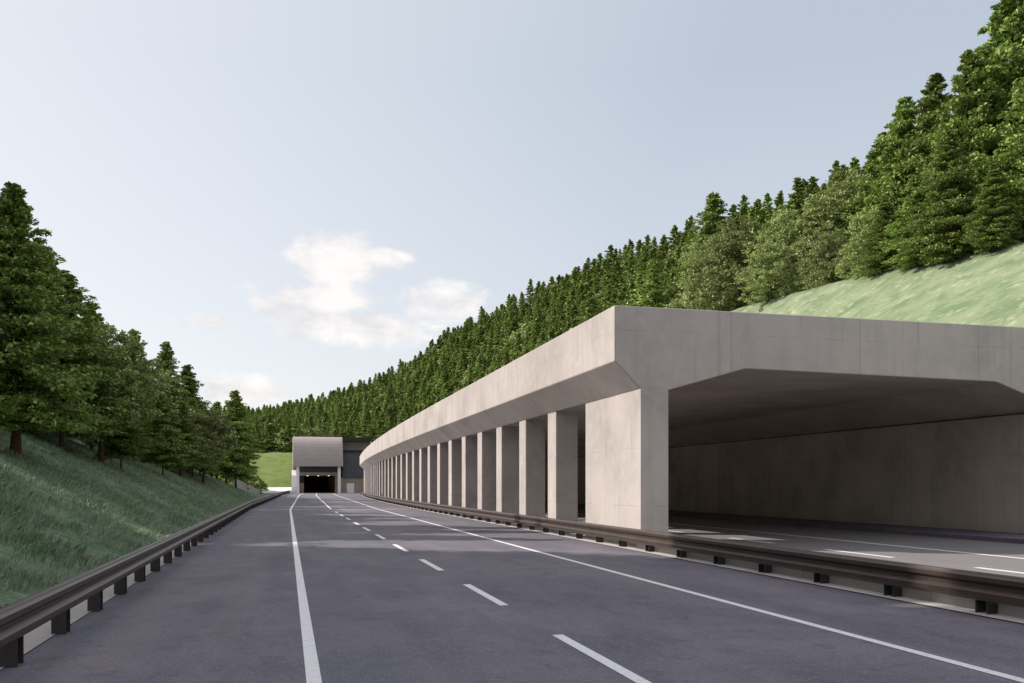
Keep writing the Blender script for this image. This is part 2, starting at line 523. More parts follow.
# right bank + hill: sections A toe, B crest, C ridge
SEC = [
    ((30.5, -90, 0), (42, -90, 13), (98, -60, 48)),
    ((30.5, 27.2, 0), (40.6, 28.6, 14.4), (92, 70, 46)),
    ((29.2, 27.5, 7.7), (40.6, 29, 14.9), (92, 71, 46)),
    ((29.2, 41, 7.7), (40.3, 41, 15.8), (90, 95, 44)),
    ((29.2, 56, 7.7), (39.9, 56, 17.2), (89, 110, 43)),
    ((29.3, 72, 7.7), (39.6, 72, 18.1), (88, 122, 43)),
    ((29.9, 105, 7.7), (40, 106, 18.4), (89.7, 163, 49)),
    ((31.3, 145, 7.7), (41, 147, 17), (84.3, 216, 55)),
    ((33.6, 187, 7.7), (42, 190, 15), (76.7, 259, 56)),
    ((34, 212, 3), (42, 218, 14), (66.5, 324, 56)),
    ((26, 240, 1), (32, 257, 12.5), (50, 412, 48)),
    ((12, 242, .5), (13, 269, 12), (22.6, 490, 42)),
    ((-8, 240, .2), (-8, 270, 11.5), (-19, 583, 40)),
    ((-30, 232, .2), (-35, 264, 11), (-90, 640, 45)),
    ((-60, 200, 1), (-80, 230, 12), (-260, 600, 50)),
]
def section(s):
    i = min(int(s), len(SEC) - 2); t = s - i
    return [tuple(lerp(p[k], q[k], t) for k in range(3)) for p, q in zip(SEC[i], SEC[i + 1])]

def hill_point(s, t):
    """t in 0..1 toe to crest, 1..2 crest to ridge, 2..3 beyond"""
    A, B, C = section(s)
    if t <= 1:
        z = lerp(A[2], B[2], t * (1.12 - .12 * t))
        return lerp(A[0], B[0], t), lerp(A[1], B[1], t), z + 0.25 * math.sin(math.pi * t) * bumps(A[0] + 9 * t, A[1])
    if t <= 2:
        k = t - 1
        x, y = lerp(B[0], C[0], k), lerp(B[1], C[1], k)
        z = lerp(B[2], C[2], max(0.0, (k - .13) / .87)) - (0.5 * math.sin(math.pi * min(1, k / .2)) if s < 8 else 0)
        return x, y, z + (bumps(x * .6, y * .6) * 2.2) * math.sin(math.pi * k)
    k = t - 2
    dx, dy = C[0] - B[0], C[1] - B[1]
    L = math.hypot(dx, dy)
    return C[0] + dx / L * 140 * k, C[1] + dy / L * 140 * k, C[2] - 22 * k

ss = []
for i in range(len(SEC) - 1):
    ss += [i + j / 12 for j in range(12)] if i != 1 else [1.0]
ss.append(len(SEC) - 1)
def strip(name, ts, mat):
    v, f = [], []
    for s in ss:
        for t in ts: v.append(hill_point(s, t))
    n = len(ts)
    for i in range(len(ss) - 1):
        for j in range(n - 1):
            f.append((i * n + j, i * n + j + 1, (i + 1) * n + j + 1, (i + 1) * n + j))
    return structure(pydata(name, v, f, [mat], None, True))
mt = strip('meadow_terrain', frange(0, 1, 10) + [1.03, 1.08], M['meadow'])
mt.data.materials.append(M['valley'])
for pl in mt.data.polygons:
    if pl.center.y > 212: pl.material_index = 1
bmh = bmesh.new(); bmh.from_mesh(mt.data)     # the tunnel bore passes under the slope here
bmesh.ops.delete(bmh, geom=[fc for fc in bmh.faces if 1.4 < fc.calc_center_median().x < 14.0 and 234 < fc.calc_center_median().y < 251], context='FACES')
bmh.to_mesh(mt.data); bmh.free()
strip('hill_terrain', [1.08] + frange(1.13, 2, 16) + [2.3, 2.7, 3.0], M['soil'])

# ------------------------------------------------------------------ tree meshes
def quads_to_mesh(name, pts, mats, extra=None, mat_index=None):
    """pts (n,4,3)"""
    n = len(pts)
    V = pts.reshape(-1, 3)
    faces = np.arange(4 * n).reshape(n, 4)
    me = bpy.data.meshes.new(name)
    ev = 0
    if extra is not None:
        EV, EF = extra
        ev = len(EV)
        V = np.vstack([np.array(EV), V]); faces = faces + ev
    nf = n + (len(extra[1]) if extra is not None else 0)
    me.vertices.add(len(V)); me.vertices.foreach_set('co', V.astype(np.float32).ravel())
    me.loops.add(nf * 4); me.polygons.add(nf)
    F = faces if extra is None else np.vstack([np.array(extra[1]), faces])
    me.loops.foreach_set('vertex_index', F.astype(np.int32).ravel())
    me.polygons.foreach_set('loop_start', np.arange(0, nf * 4, 4, dtype=np.int32))
    me.polygons.foreach_set('loop_total', np.full(nf, 4, dtype=np.int32))
    if extra is not None:
        mi = np.zeros(nf, dtype=np.int32); mi[:len(extra[1])] = 1
        me.polygons.foreach_set('material_index', mi)
    me.update(calc_edges=True)
    me.validate()
    for m in mats: me.materials.append(m)
    return me

def unit(a): return a / (np.linalg.norm(a, axis=-1, keepdims=True) + 1e-9)

def leaves(centers, outdir, size, aspect=0.5, droop=0.25, flat=0.6):
    """diamond leaves: long axis roughly outward, face roughly upward"""
    n = len(centers)
    ax = unit(outdir + rng.normal(0, .55, (n, 3)) + np.array([0, 0, -droop]))
    up = unit(np.array([0, 0, 1.0]) * flat * .7 + rng.normal(0, .42, (n, 3)) + outdir * .7)
    side = unit(np.cross(ax, up))
    L = (size * rng.uniform(.65, 1.35, n))[:, None]
    W = L * aspect * rng.uniform(.7, 1.2, n)[:, None]
    nrm = np.cross(side, ax)
    a = centers - ax * L * .5
    c = centers + ax * L * .5
    b = centers + side * W * .5 + nrm * L * .08
    d = centers - side * W * .5 + nrm * L * .08
    return np.stack([a, b, c, d], axis=1)

def tube(path, radii, sides=7):
    V, F = [], []
    for (x, y, z), r in zip(path, radii):
        for k in range(sides):
            a = 2 * math.pi * k / sides
            V.append((x + r * math.cos(a), y + r * math.sin(a), z))
    for i in range(len(path) - 1):
        for k in range(sides):
            k2 = (k + 1) % sides
            F.append((i * sides + k, i * sides + k2, (i + 1) * sides + k2, (i + 1) * sides + k))
    return V, F

def limb(p0, p1, r0, r1, sides=4):
    p0, p1 = np.array(p0), np.array(p1)
    d = unit(p1 - p0); s = unit(np.cross(d, [0.1, 0.2, 1.0])); t = np.cross(d, s)
    V, F = [], []
    for p, r in ((p0, r0), (p1, r1)):
        for k in range(sides):
            a = 2 * math.pi * k / sides
            V.append(tuple(p + r * (math.cos(a) * s + math.sin(a) * t)))
    for k in range(sides):
        F.append((k, (k + 1) % sides, sides + (k + 1) % sides, sides + k))
    return V, F

def merge(parts):
    V, F = [], []
    for v, f in parts:
        o = len(V); V += list(v); F += [tuple(i + o for i in q) for q in f]
    return V, F

def conifer(seed, H=12.0, R=3.0, nbr=110, clump=6, per=46, leaf=.235, base=.13, power=.85, clump_r=.42, limbs=True, girth=.0165):
    global rng
    rng = np.random.default_rng(seed)
    # trunk with a slight wander
    nseg = 9
    wx = np.cumsum(rng.normal(0, .02, nseg + 1)) * H / 12
    path = [(wx[i], wx[-1 - i] - wx[-1], H * i / nseg * .985) for i in range(nseg + 1)]
    r0 = H * girth
    rad = [r0 * (1.35 if i == 0 else 1) * (1 - .93 * i / nseg) for i in range(nseg + 1)]
    parts = [tube(path, rad, 8)]
    C, O = [], []
    az = rng.uniform(0, 6.28)
    for b in range(nbr):
        q = (b + rng.uniform(0, .8)) / nbr
        h = base + (0.985 - base) * q ** 1.0
        az += 2.4 + rng.normal(0, .35)
        prof = min(1.0, (1 - h) ** power * 1.18) * (0.62 + .38 * sstep(base - .02, base + .16, h))
        L = R * prof * rng.uniform(.6, 1.15) + .05
        rise = lerp(-.12, .75, h ** 1.7) + rng.normal(0, .1)
        d = np.array([math.cos(az), math.sin(az), rise]); d /= np.linalg.norm(d)
        z0 = h * H * .985
        ti = h * nseg; i0 = min(int(ti), nseg - 1)
        px = lerp(path[i0][0], path[i0 + 1][0], ti - i0); py = lerp(path[i0][1], path[i0 + 1][1], ti - i0)
        p0 = np.array([px, py, z0])
        nc = max(1, int(round(clump * (L / R) + 1)))
        end = p0 + d * L + np.array([0, 0, -.06 * L])
        if limbs and L > .5: parts.append(limb(p0, p0 + (end - p0) * .9, .012 * H * (1 - h) * .5 + .012, .008))
        for c in range(nc):
            u = lerp(.14, 1.0, (c + rng.uniform(.2, .9)) / nc)
            pc = p0 + d * L * u + np.array([0, 0, -.1 * L * u * u])
            side = np.array([-d[1], d[0], 0]) * rng.normal(0, .22) * L * u
            pc = pc + side
            k = int(per * rng.uniform(.7, 1.25))
            rr = clump_r * rng.uniform(.7, 1.3) * (0.3 + .85 * min(1, L / R * 1.3))
            off = rng.normal(0, 1, (k, 3)); off = off / np.linalg.norm(off, axis=1, keepdims=True) * rng.uniform(.3, 1, (k, 1)) ** .6
            off *= np.array([rr, rr, rr * .42])
            C.append(pc + off)
            O.append(unit(off * np.array([1, 1, .4]) / rr + d * .7))
    C, O = np.vstack(C), np.vstack(O)
    return leaves(C, O, leaf), merge(parts)

def broadleaf(seed, H=10.0, R=4.0, ncl=260, per=62, leaf=.26, base=.2, clump_r=.75):
    global rng
    rng = np.random.default_rng(seed)
    path = [(rng.normal(0, .05) * i, rng.normal(0, .05) * i, H * .62 * i / 5) for i in range(6)]
    rad = [H * .02 * (1.3 if i == 0 else 1) * (1 - .15 * i) for i in range(6)]
    parts = [tube(path, rad, 8)]
    lobes = []
    for k in range(13):
        a = 2.4 * k + rng.normal(0, .3); h = (k + .5) / 13
        rr = R * .62 * math.sin(math.pi * min(.92, .22 + h * .75)) * rng.uniform(.65, 1.1)
        lobes.append((np.array([math.cos(a) * rr, math.sin(a) * rr, H * lerp(base + .12, .84, h)]), R * rng.uniform(.36, .55)))
    C, O = [], []
    for k in range(ncl):
        c0, r = lobes[k % 13]
        d = unit(rng.normal(0, 1, 3) + np.array([0, 0, .25]))
        p = c0 + d * r * np.array([1, 1, .8]) * rng.uniform(.55, 1.05)
        m = int(per * rng.uniform(.6, 1.2)); rr = clump_r * rng.uniform(.55, 1.1)
        off = unit(rng.normal(0, 1, (m, 3))) * rng.uniform(.2, 1, (m, 1)) ** .6 * np.array([rr, rr, rr * .5])
        C.append(p + off); O.append(unit(off / rr + d * .8))
    for c0, r in lobes:
        parts.append(limb((0, 0, H * .3 + rng.uniform(0, .2) * H), c0, H * .008, .02))
    C, O = np.vstack(C), np.vstack(O)
    return leaves(C, O, leaf, .62, .3), merge(parts)

def near_tree_meshes(kind, seed, **kw):
    q, ex = (conifer if kind == 'c' else broadleaf)(seed, **kw)
    crown = quads_to_mesh('crown', q, [M['needle' if kind == 'c' else 'broad']])
    V, F = ex
    tm = bpy.data.meshes.new('trunk'); tm.from_pydata(V, [], F); tm.update()
    for p in tm.polygons: p.use_smooth = True
    tm.materials.append(M['bark'])
    return crown, tm

def far_tree_mesh(kind, seed, **kw):
    q, (V, F) = (conifer if kind == 'c' else broadleaf)(seed, **kw)
    return quads_to_mesh('tree', q, [M['needle' if kind == 'c' else 'broad'], M['bark']], (V, F))

NEAR = {
    'c': [near_tree_meshes('c', 101, R=3.9, nbr=150, clump=7, power=.8, clump_r=.5), near_tree_meshes('c', 102, girth=.009, R=3.6, nbr=150, clump=7, power=.72, clump_r=.5), near_tree_meshes('c', 103, girth=.010, R=4.2, nbr=155, clump=7, power=.8, clump_r=.5), near_tree_meshes('c', 104, girth=.008, R=3.7, nbr=150, clump=7, base=.17, power=.8, clump_r=.5)],
    'b': [near_tree_meshes('b', 201, R=4.4, ncl=330), near_tree_meshes('b', 202, R=4.8, ncl=360), near_tree_meshes('b', 203, R=4.2, ncl=330)],
}
NEAR['e'] = [near_tree_meshes('c', 111, R=3.3, nbr=165, clump=7, power=.78, clump_r=.5, base=.02), near_tree_meshes('c', 112, R=3.0, nbr=165, clump=7, power=.74, clump_r=.5, base=.03), near_tree_meshes('c', 113, R=3.6, nbr=170, clump=7, power=.8, clump_r=.55, base=.0)]
NEAR['d'] = [near_tree_meshes('b', 211, R=5.0, ncl=430, base=-.12), near_tree_meshes('b', 212, R=5.4, ncl=450, base=-.12), near_tree_meshes('b', 213, R=4.7, ncl=400, base=-.1)]
NH = {'c': 12.0, 'b': 10.0, 'e': 12.0, 'd': 10.0}
FAR = [far_tree_mesh('c', 301, R=3.0, nbr=70, clump=4, per=11, leaf=.62, clump_r=.5, base=.06, limbs=False),
       far_tree_mesh('c', 302, R=2.7, nbr=66, clump=4, per=11, leaf=.6, clump_r=.48, base=.05, limbs=False),
       far_tree_mesh('c', 303, R=3.3, nbr=72, clump=4, per=11, leaf=.62, clump_r=.52, base=.08, limbs=False),
       far_tree_mesh('b', 304, R=3.6, ncl=150, per=13, leaf=.6, base=.05),
       far_tree_mesh('b', 305, R=3.3, ncl=140, per=13, leaf=.6, base=.02)]

R2 = random.Random(5)
def near_tree(x, y, z, kind, height, label, group, wide=1.0, var=None):
    t = thing('conifer_tree' if kind in 'ce' else 'broadleaf_tree', label, 'tree', (x, y, z - 0.12), group)
    t.rotation_euler.z = R2.uniform(0, 6.28)
    s = height / NH[kind]
    t.scale = (s * wide, s * wide, s)
    c, tr = NEAR[kind][var if var is not None else R2.randrange(len(NEAR[kind]))]
    for nm, me in (('trunk', tr), ('crown', c)):
        o = bpy.data.objects.new(nm, me); COL.objects.link(o); o.parent = t
    return t

# ---- left bank trees: column u, depth Z, picture height of the top, kind, width, label
LEFT = [
    (15, 39.2, 176, 'c', 1.0, 0, 'tall dark conifer with thick bare trunk, the nearest tree on the left bank'),
    (-75, 37, 250, 'b', .95, 1, 'leafy dark tree cut by the left picture edge beside the tallest bank conifer'),
    (62, 57, 264, 'c', 1.2, 2, 'full dark tree standing just right of the nearest bank conifer'),
    (40, 63, 240, 'c', 1.1, 1, 'dark conifer half hidden behind the nearest bank conifer on the left'),
    (101, 61, 318, 'b', 0.95, 1, 'rounded dark tree on a thin trunk in the nearer half of the left bank'),
    (121, 63, 372, 'c', 1.15, 3, 'short slim trunked conifer standing forward at the grass edge of the left bank'),
    (133, 84, 326, 'c', .9, 1, 'pointed conifer rising above the rounded trees in the middle of the left bank'),
    (163, 75, 392, 'c', 1.25, 3, 'squat very dark conifer low on the bank below two pointed conifers'),
    (166, 97, 338, 'c', .9, 0, 'pointed conifer with a narrow bright tip, second peak along the left bank'),
    (188, 106, 362, 'c', 1.0, 1, 'pointed conifer just right of the narrow tipped one on the left bank'),
    (203, 96, 402, 'b', 1.05, 2, 'low rounded tree at the grass edge where the left bank runs down'),
    (217, 138, 399, 'c', 1.1, 3, 'small conifer behind the last bank conifer on the left'),
    (236, 122, 388, 'c', 1.05, 1, 'last pointed conifer at the end of the left bank beside the grey wing wall'),
    (82, 78, 318, 'c', 1.1, 3, 'tall conifer behind the rounded trees on the left bank'),
    (226, 128, 425, 'b', 0.9, 1, 'small dark round tree at the foot of the last bank conifer'),
    (92, 70, 300, 'c', 1.2, 1, 'broad dark conifer behind the thin trunked rounded tree on the left bank'),
    (112, 84, 352, 'c', 1.15, 2, 'dark conifer just before the first pointed peak of the left bank'),
    (180, 90, 398, 'c', 1.3, 1, 'low dark conifer in front of the pointed peaks of the left bank'),
    (148, 92, 372, 'c', 1.1, 0, 'dark conifer between the two pointed peaks of the left bank'),
]
GL = 'trees along the left bank'
for (u, Z, yt, k, w, var, lab) in LEFT:
    x, y = site(u, Z)
    z = bank_z(x, y)
    h = CAM_H + (HZ - yt) * Z / F_PX - z
    near_tree(x, y, z, k, h, lab, GL, w, var)
# rows higher up the bank and the same wood beyond the frame, which shades the road
ROW = []
for y in (12, 16, 20, 23.5): ROW.append((-11.8, y, 'c', 14.0))
for y in (13, 17, 20.5, 24, 27.5, 31, 34.5): ROW.append((-16.5, y, 'c', 18.6))
for y in frange(16, 38, 6): ROW.append((-20.5, y, 'c', 20.0))
for y in (46, 51, 56): ROW.append((-18, y, 'c', 16.0))
for y in (62, 68): ROW.append((-18.5, y, 'c', 12.0))
for y in frange(104, 172, 11): ROW.append((-11.5 + r_off(y) - 3.2 * (int(y) % 2), y, 'b' if int(y) % 2 else 'c', 9.5))
for y in frange(60, 180, 16): ROW.append((-29, y, 'c', 10))
for y in frange(54, 124, 10): ROW.append((-21.5, y, 'b' if int(y) % 3 else 'c', 10.5))
for i, (x, y, k, h) in enumerate(ROW):
    x += R2.uniform(-.8, .8); y += R2.uniform(-1, 1)
    near_tree(x, y, bank_z(x, y), k, h * R2.uniform(.94, 1.06), 'dark tree in the back rows of the wood on the left bank', 'back row trees on the left bank', (1.0 if x > -14 else 1.15) if h < 15 else .85)

# ---- right bank trees behind the grass crest
def hill_z(x, y):
    best = None
    for s in frange(1.9, 12, 200):
        for t in frange(1, 2, 24):
            p = hill_point(s, t)
            d = (p[0] - x) ** 2 + (p[1] - y) ** 2
            if best is None or d < best[0]: best = (d, p[2])
    return best[1]
RIGHT = [
    (1014, 58, -20, 'c', .9, 2, 'tallest sunlit conifer at the right picture edge above the grass crest'),
    (968, 58, 44, 'c', .9, 0, 'tall sunlit conifer with a reddish trunk showing above the grass crest'),
    (936, 64, 68, 'e', 1.0, 1, 'tall sunlit conifer left of the reddish trunked one above the grass crest'),
    (905, 66, 92, 'e', 1.0, 0, 'sunlit conifer at the left end of the big conifer group above the grass crest'),
    (992, 68, 36, 'e', 1.0, 2, 'sunlit conifer standing behind the reddish trunked one at the right'),
    (950, 54, 125, 'e', 1.1, 2, 'shorter full conifer in front of the tall group above the grass crest'),
    (884, 72, 128, 'e', 1.1, 1, 'pointed conifer between the tall conifers and the pale rounded trees'),
    (1042, 52, 40, 'c', 1.0, 1, 'conifer mostly beyond the right picture edge'),
    (915, 57, 172, 'e', 1.25, 0, 'bushy conifer with low branches on the crest below the tall conifers'),
    (993, 51, 160, 'e', 1.2, 1, 'bushy low conifer on the crest near the right picture edge'),
    (886, 61, 196, 'e', 1.3, 2, 'small bushy conifer low on the crest beside the pale trees'),
    (848, 80, 172, 'd', 1.0, 1, 'largest pale rounded tree next to the tall conifers on the right'),
    (800, 80, 200, 'd', 1.0, 0, 'pale rounded tree in the middle of the rounded group above the gallery'),
    (738, 84, 216, 'd', 1.0, 2, 'pale rounded tree at the left end of the rounded group above the gallery corner'),
    (868, 64, 205, 'd', .9, 2, 'pale leafy tree low on the grass crest left of the tall conifers'),
    (828, 70, 228, 'd', .9, 1, 'low pale rounded tree at the foot of the rounded group on the grass edge'),
    (768, 74, 236, 'd', .9, 0, 'lowest pale rounded tree just above the gallery roof edge'),
    (704, 92, 240, 'd', .9, 1, 'pale rounded tree under the lone pointed conifer above the gallery corner'),
    (713, 104, 190, 'e', 1.1, 2, 'lone pointed conifer left of the pale rounded trees above the gallery corner'),
]
for (u, Z, yt, k, w, var, lab) in RIGHT:
    x, y = site(u, Z)
    z = hill_z(x, y)
    h = CAM_H + (HZ - yt) * Z / F_PX - z
    near_tree(x, y, z, k, max(4, h), lab, 'trees above the right grass bank', w, var)

# ---- hillside forest
RF = random.Random(77)
cands = []
for i in range(2, len(SEC) - 1):
    for _ in range(100000):
        break
s = 2.0
def add_rows():
    s = 2.05
    out = []
    while s < len(SEC) - 1.5:
        A, B, C = section(s)
        L = math.hypot(C[0] - B[0], C[1] - B[1])
        Z = B[0] * SN + B[1] * CS
        step = 4.3 if Z < 230 else 4.9
        nrow = int(L * 1.12 / step)
        for j in range(nrow):
            t = 1.04 + (j + RF.uniform(-.5, .5)) * step / L
            s2 = s + RF.uniform(-.5, .5) * step / 34
            if s2 < 2: s2 = 2.02
            x, y, z = hill_point(s2, t)
            out.append((x, y, z))
        nxt = s + .01
        while True:
            q0, q1 = hill_point(s, 1.5), hill_point(nxt, 1.5)
            if math.hypot(q0[0] - q1[0], q0[1] - q1[1]) >= step or nxt > len(SEC) - 1: break
            nxt += .01
        s = nxt
    return out
near_sites = [site(u, Z) for (u, Z, *_ ) in RIGHT]
pts = []
for (x, y, z) in add_rows():
    p = project(x, y, z + 10)
    if p is None or p[0] < -60 or p[0] > 1090: continue
    if min((x - a) ** 2 + (y - b) ** 2 for a, b in near_sites) < 12: continue
    if p[2] < 72: continue
    zp = p[2]
    pts.append((x, y, z, p))
tall = []
GAL_LINE = [(359, 461), (368, 449), (386, 435), (404, 421), (437, 403), (477, 381), (614, 305), (735, 309), (865, 275), (1024, 246)]
def skyline(u):
    if u < 359: return 462
    for (a, b), (c, d) in zip(GAL_LINE, GAL_LINE[1:]):
        if a <= u <= c: return lerp(b, d, (u - a) / (c - a))
    return 246
RIDGE = [(200, 408), (256, 404), (330, 391), (400, 354), (470, 307), (545, 266), (620, 233), (700, 203), (740, 192), (800, 175), (860, 160), (900, 148), (1100, 90)]
def ridge_line(u):
    for (a, b), (c, d) in zip(RIDGE, RIDGE[1:]):
        if u <= c: return lerp(b, d, (u - a) / (c - a))
    return 90
items = []
for (x, y, z, p) in pts:
    p = (*p, project(x, y, z)[1])
    broad = RF.random() < (.34 if z < 22 else .14 + .4 * max(0, math.sin(x * .07 + 1) * math.sin(y * .045)))
    var = RF.choice((3, 4)) if broad else RF.choice((0, 1, 2))
    h = RF.uniform(6.5, 9.5) if broad else RF.uniform(7.0, 13.0)
    sc = h / (10.0 if broad else 12.0)
    top = project(x, y, z - .3 + h)[1]
    lim = ridge_line(p[0]) + RF.uniform(-9, 2)
    if top < lim:
        k = (p[3] - lim) / max(1, p[3] - top)
        if k < .5: continue
        sc *= k
    if 690 < p[0] < 1000 and p[2] < 112: continue
    vis = p[1] < skyline(p[0]) - 3 and p[0] > 245
    items.append((p[2] if vis else 9e9, x, y, z, var, sc, RF.uniform(.85, 1.3), RF.uniform(0, 6.28), broad, p))
items.sort(key=lambda q: q[0])
NI = 290
first = {}
for (d, x, y, z, var, sc, w, rz, broad, p) in items[:NI]:
    o = bpy.data.objects.new('broadleaf_tree' if broad else 'conifer_tree', FAR[var])
    COL.objects.link(o)
    o.location = (x, y, z - .3); o.rotation_euler.z = rz; o.scale = (sc * w, sc * w, sc)
    if broad: tag(o, 'pale round broadleaf tree among the conifers of the hillside above the gallery', 'tree', 'broadleaf trees on the hillside')
    elif p[0] > 700: tag(o, 'pointed conifer on the hill behind the pale rounded trees at right', 'tree', 'conifers behind the rounded trees')
    else: tag(o, 'pointed conifer in the dense forest on the hillside above the long gallery', 'tree', 'conifers on the hillside above the gallery')
    if not broad: first.setdefault(var, o)
    else: first.setdefault(var, o)
rest = items[NI:]
print('forest individuals', NI, 'rest', len(rest))

# the rest of the wood: one object, instancing whole trees on points
def forest_stuff(rest):
    me = bpy.data.meshes.new('forest')
    me.from_pydata([(q[1], q[2], q[3] - .3) for q in rest], [], [])
    for nm, typ in (('variant', 'INT'), ('turn', 'FLOAT'), ('size', 'FLOAT_VECTOR')):
        me.attributes.new(nm, typ, 'POINT')
    me.attributes['variant'].data.foreach_set('value', np.array([q[4] for q in rest], dtype=np.int32))
    me.attributes['turn'].data.foreach_set('value', np.array([q[7] for q in rest], dtype=np.float32))
    me.attributes['size'].data.foreach_set('vector', np.array([(q[5] * q[6], q[5] * q[6], q[5]) for q in rest], dtype=np.float32).ravel())
    o = link('forest', me)
    o['kind'] = 'stuff'
    tag(o, 'dense conifer forest covering the far hillside and the valley head', 'forest')
    ng = bpy.data.node_groups.new('forest_scatter', 'GeometryNodeTree')
    ng.interface.new_socket('Geometry', in_out='INPUT', socket_type='NodeSocketGeometry')
    ng.interface.new_socket('Geometry', in_out='OUTPUT', socket_type='NodeSocketGeometry')
    nd = ng.nodes; lk = ng.links
    gi = nd.new('NodeGroupInput'); go = nd.new('NodeGroupOutput')
    join = nd.new('GeometryNodeGeometryToInstance')
    for var in (4, 3, 2, 1, 0):           # last linked comes first
        oi = nd.new('GeometryNodeObjectInfo')
        oi.inputs['Object'].default_value = first[var]
        oi.transform_space = 'ORIGINAL'
        lk.new(oi.outputs['Geometry'], join.inputs[0])
    iop = nd.new('GeometryNodeInstanceOnPoints')
    iop.inputs['Pick Instance'].default_value = True
    lk.new(gi.outputs[0], iop.inputs['Points'])
    lk.new(join.outputs[0], iop.inputs['Instance'])
    def attr(nm, typ):
        a = nd.new('GeometryNodeInputNamedAttribute'); a.data_type = typ
        a.inputs['Name'].default_value = nm
        return next(s for s in a.outputs if s.enabled and s.name == 'Attribute')
    lk.new(attr('variant', 'INT'), iop.inputs['Instance Index'])
    cx = nd.new('ShaderNodeCombineXYZ'); lk.new(attr('turn', 'FLOAT'), cx.inputs[2])
    lk.new(cx.outputs[0], iop.inputs['Rotation'])
    lk.new(attr('size', 'FLOAT_VECTOR'), iop.inputs['Scale'])
    lk.new(iop.outputs[0], go.inputs[0])
    md = o.modifiers.new('scatter', 'NODES'); md.node_group = ng
    return o
forest_stuff(rest)

# ---- grass tufts on the banks
def grass_stuff(name, label, spots, mat, hmin, hmax, width, lean):
    P = np.array(spots); n = len(P); B = 5
    base = np.repeat(P, B, axis=0) + np.c_[np.random.default_rng(3).normal(0, .09, (n * B, 2)), np.zeros(n * B)]
    rg = np.random.default_rng(4)
    h = rg.uniform(hmin, hmax, n * B)
    a = rg.uniform(0, 6.28, n * B)
    d = np.c_[np.cos(a), np.sin(a), np.zeros(n * B)]
    ln = np.array(lean) + rg.normal(0, .35, (n * B, 3)) * np.array([1, 1, .1])
    tip = base + np.c_[ln[:, 0] * h, ln[:, 1] * h, h * .8]
    mid = base + np.c_[ln[:, 0] * h * .35, ln[:, 1] * h * .35, h * .5]
    w = (width * rg.uniform(.6, 1.3, n * B))[:, None]
    q = np.stack([base - [0, 0, .03], mid + d * w, tip, mid - d * w], axis=1)
    me = quads_to_mesh(name, q, [mat])
    o = link(name, me); o['kind'] = 'stuff'
    return tag(o, label, 'grass')
RG = random.Random(8)
sp = []
while len(sp) < 38000:
    y = 4.5 + 122 * RG.random() ** 1.9; d = RG.uniform(.1, 17)
    x = -3.95 - d
    # tufty patches
    if math.sin(x * 1.9 + y * .8) + math.sin(y * 1.3 - x * .7) + RG.uniform(-1.6, 1.6) < -.1: continue
    sp.append((x, y, bank_z(x, y)))
grass_stuff('grass', 'long leaning grass growing on the shaded left bank', sp, M['blade'], .1, .3, .014, (.5, -.25, 0))

# ------------------------------------------------------------------ far tunnel portal
PX, PY = 7.9, 232.0
portal = thing('tunnel_portal', 'far tunnel mouth with big sloping grey hood on white posts at road end', 'tunnel portal', (PX, PY, 0))
def pp(o):
    o.parent = portal; o.matrix_parent_inverse = Matrix.Translation((-PX, -PY, 0)); return o
def slab(name, prof, x0a, x1a, mats, x0b=None, x1b=None):
    """prof [(y,z)] closed, extruded in x"""
    n = len(prof)
    v = [(x0a, y, z) for y, z in prof] + [(x1a, y, z) for y, z in prof]
    f = [tuple(range(n)), tuple(range(2 * n - 1, n - 1, -1))] + [(i, n + i, n + (i + 1) % n, (i + 1) % n) for i in range(n)]
    me = bpy.data.meshes.new(name); me.from_pydata(v, [], f)
    bm = bmesh.new(); bm.from_mesh(me); bmesh.ops.recalc_face_normals(bm, faces=list(bm.faces)); bm.to_mesh(me); bm.free()
    return link(name, me, None, mats)
# hood: leaning panel curving back over the tunnel
pp(slab('hood', [(PY - .6, 6.9)] + [(PY - .55 + 6.2 * (1 - math.cos(a)), 6.9 + 7.9 * math.sin(a)) for a in frange(.12, 1.45, 9)] + [ (PY + 20, 15.2), (PY + 20, 6.0), (PY + 6, 6.0), (PY + 5.4, 6.9)], 1.5, 14.05, [M['hood']]))
pp(box('post', (2.35, 3.05, PY, PY + .7, 0, 6.9), [M['white']]))
pp(box('post', (12.75, 13.5, PY, PY + .7, 0, 6.9), [M['white']]))
pp(slab('buttress', [(PY + .75, 0), (PY + .75, 4.6), (PY + 5, 6.0), (PY + 5, 0)], 1.2, 2.33, [M['white']]))
pp(box('lintel', (3.0, 13.4, PY + 3.0, PY + 3.6, 4.55, 5.4), [M['hood']]))
pp(box('upper_wall', (3.0, 13.4, PY + 3.2, PY + 3.9, 5.4, 6.95), [M['slate']]))
pp(box('side_wall', (2.6, 4.25, PY + 3.0, PY + 3.7, 0, 2.6), [M['tan']]))
pp(box('side_panel', (2.6, 4.25, PY + 3.02, PY + 3.72, 2.6, 4.55), [M['dark_roof']]))
pp(box('side_wall', (12.2, 13.5, PY + 3.0, PY + 3.7, 0, 4.55), [M['tan']]))
bm = bmesh.new()
for b in ((4.0, 4.25, PY + 3.7, PY + 60, 0, 5.0), (12.2, 12.5, PY + 3.7, PY + 60, 0, 5.0), (4.0, 12.5, PY + 3.7, PY + 60, 5.0, 5.4), (4.25, 12.2, PY + 59, PY + 60, 0, 5.0)):
    box_bm(bm, *b)
pp(bm_obj('tunnel_lining', bm, [M['tunnel']]))

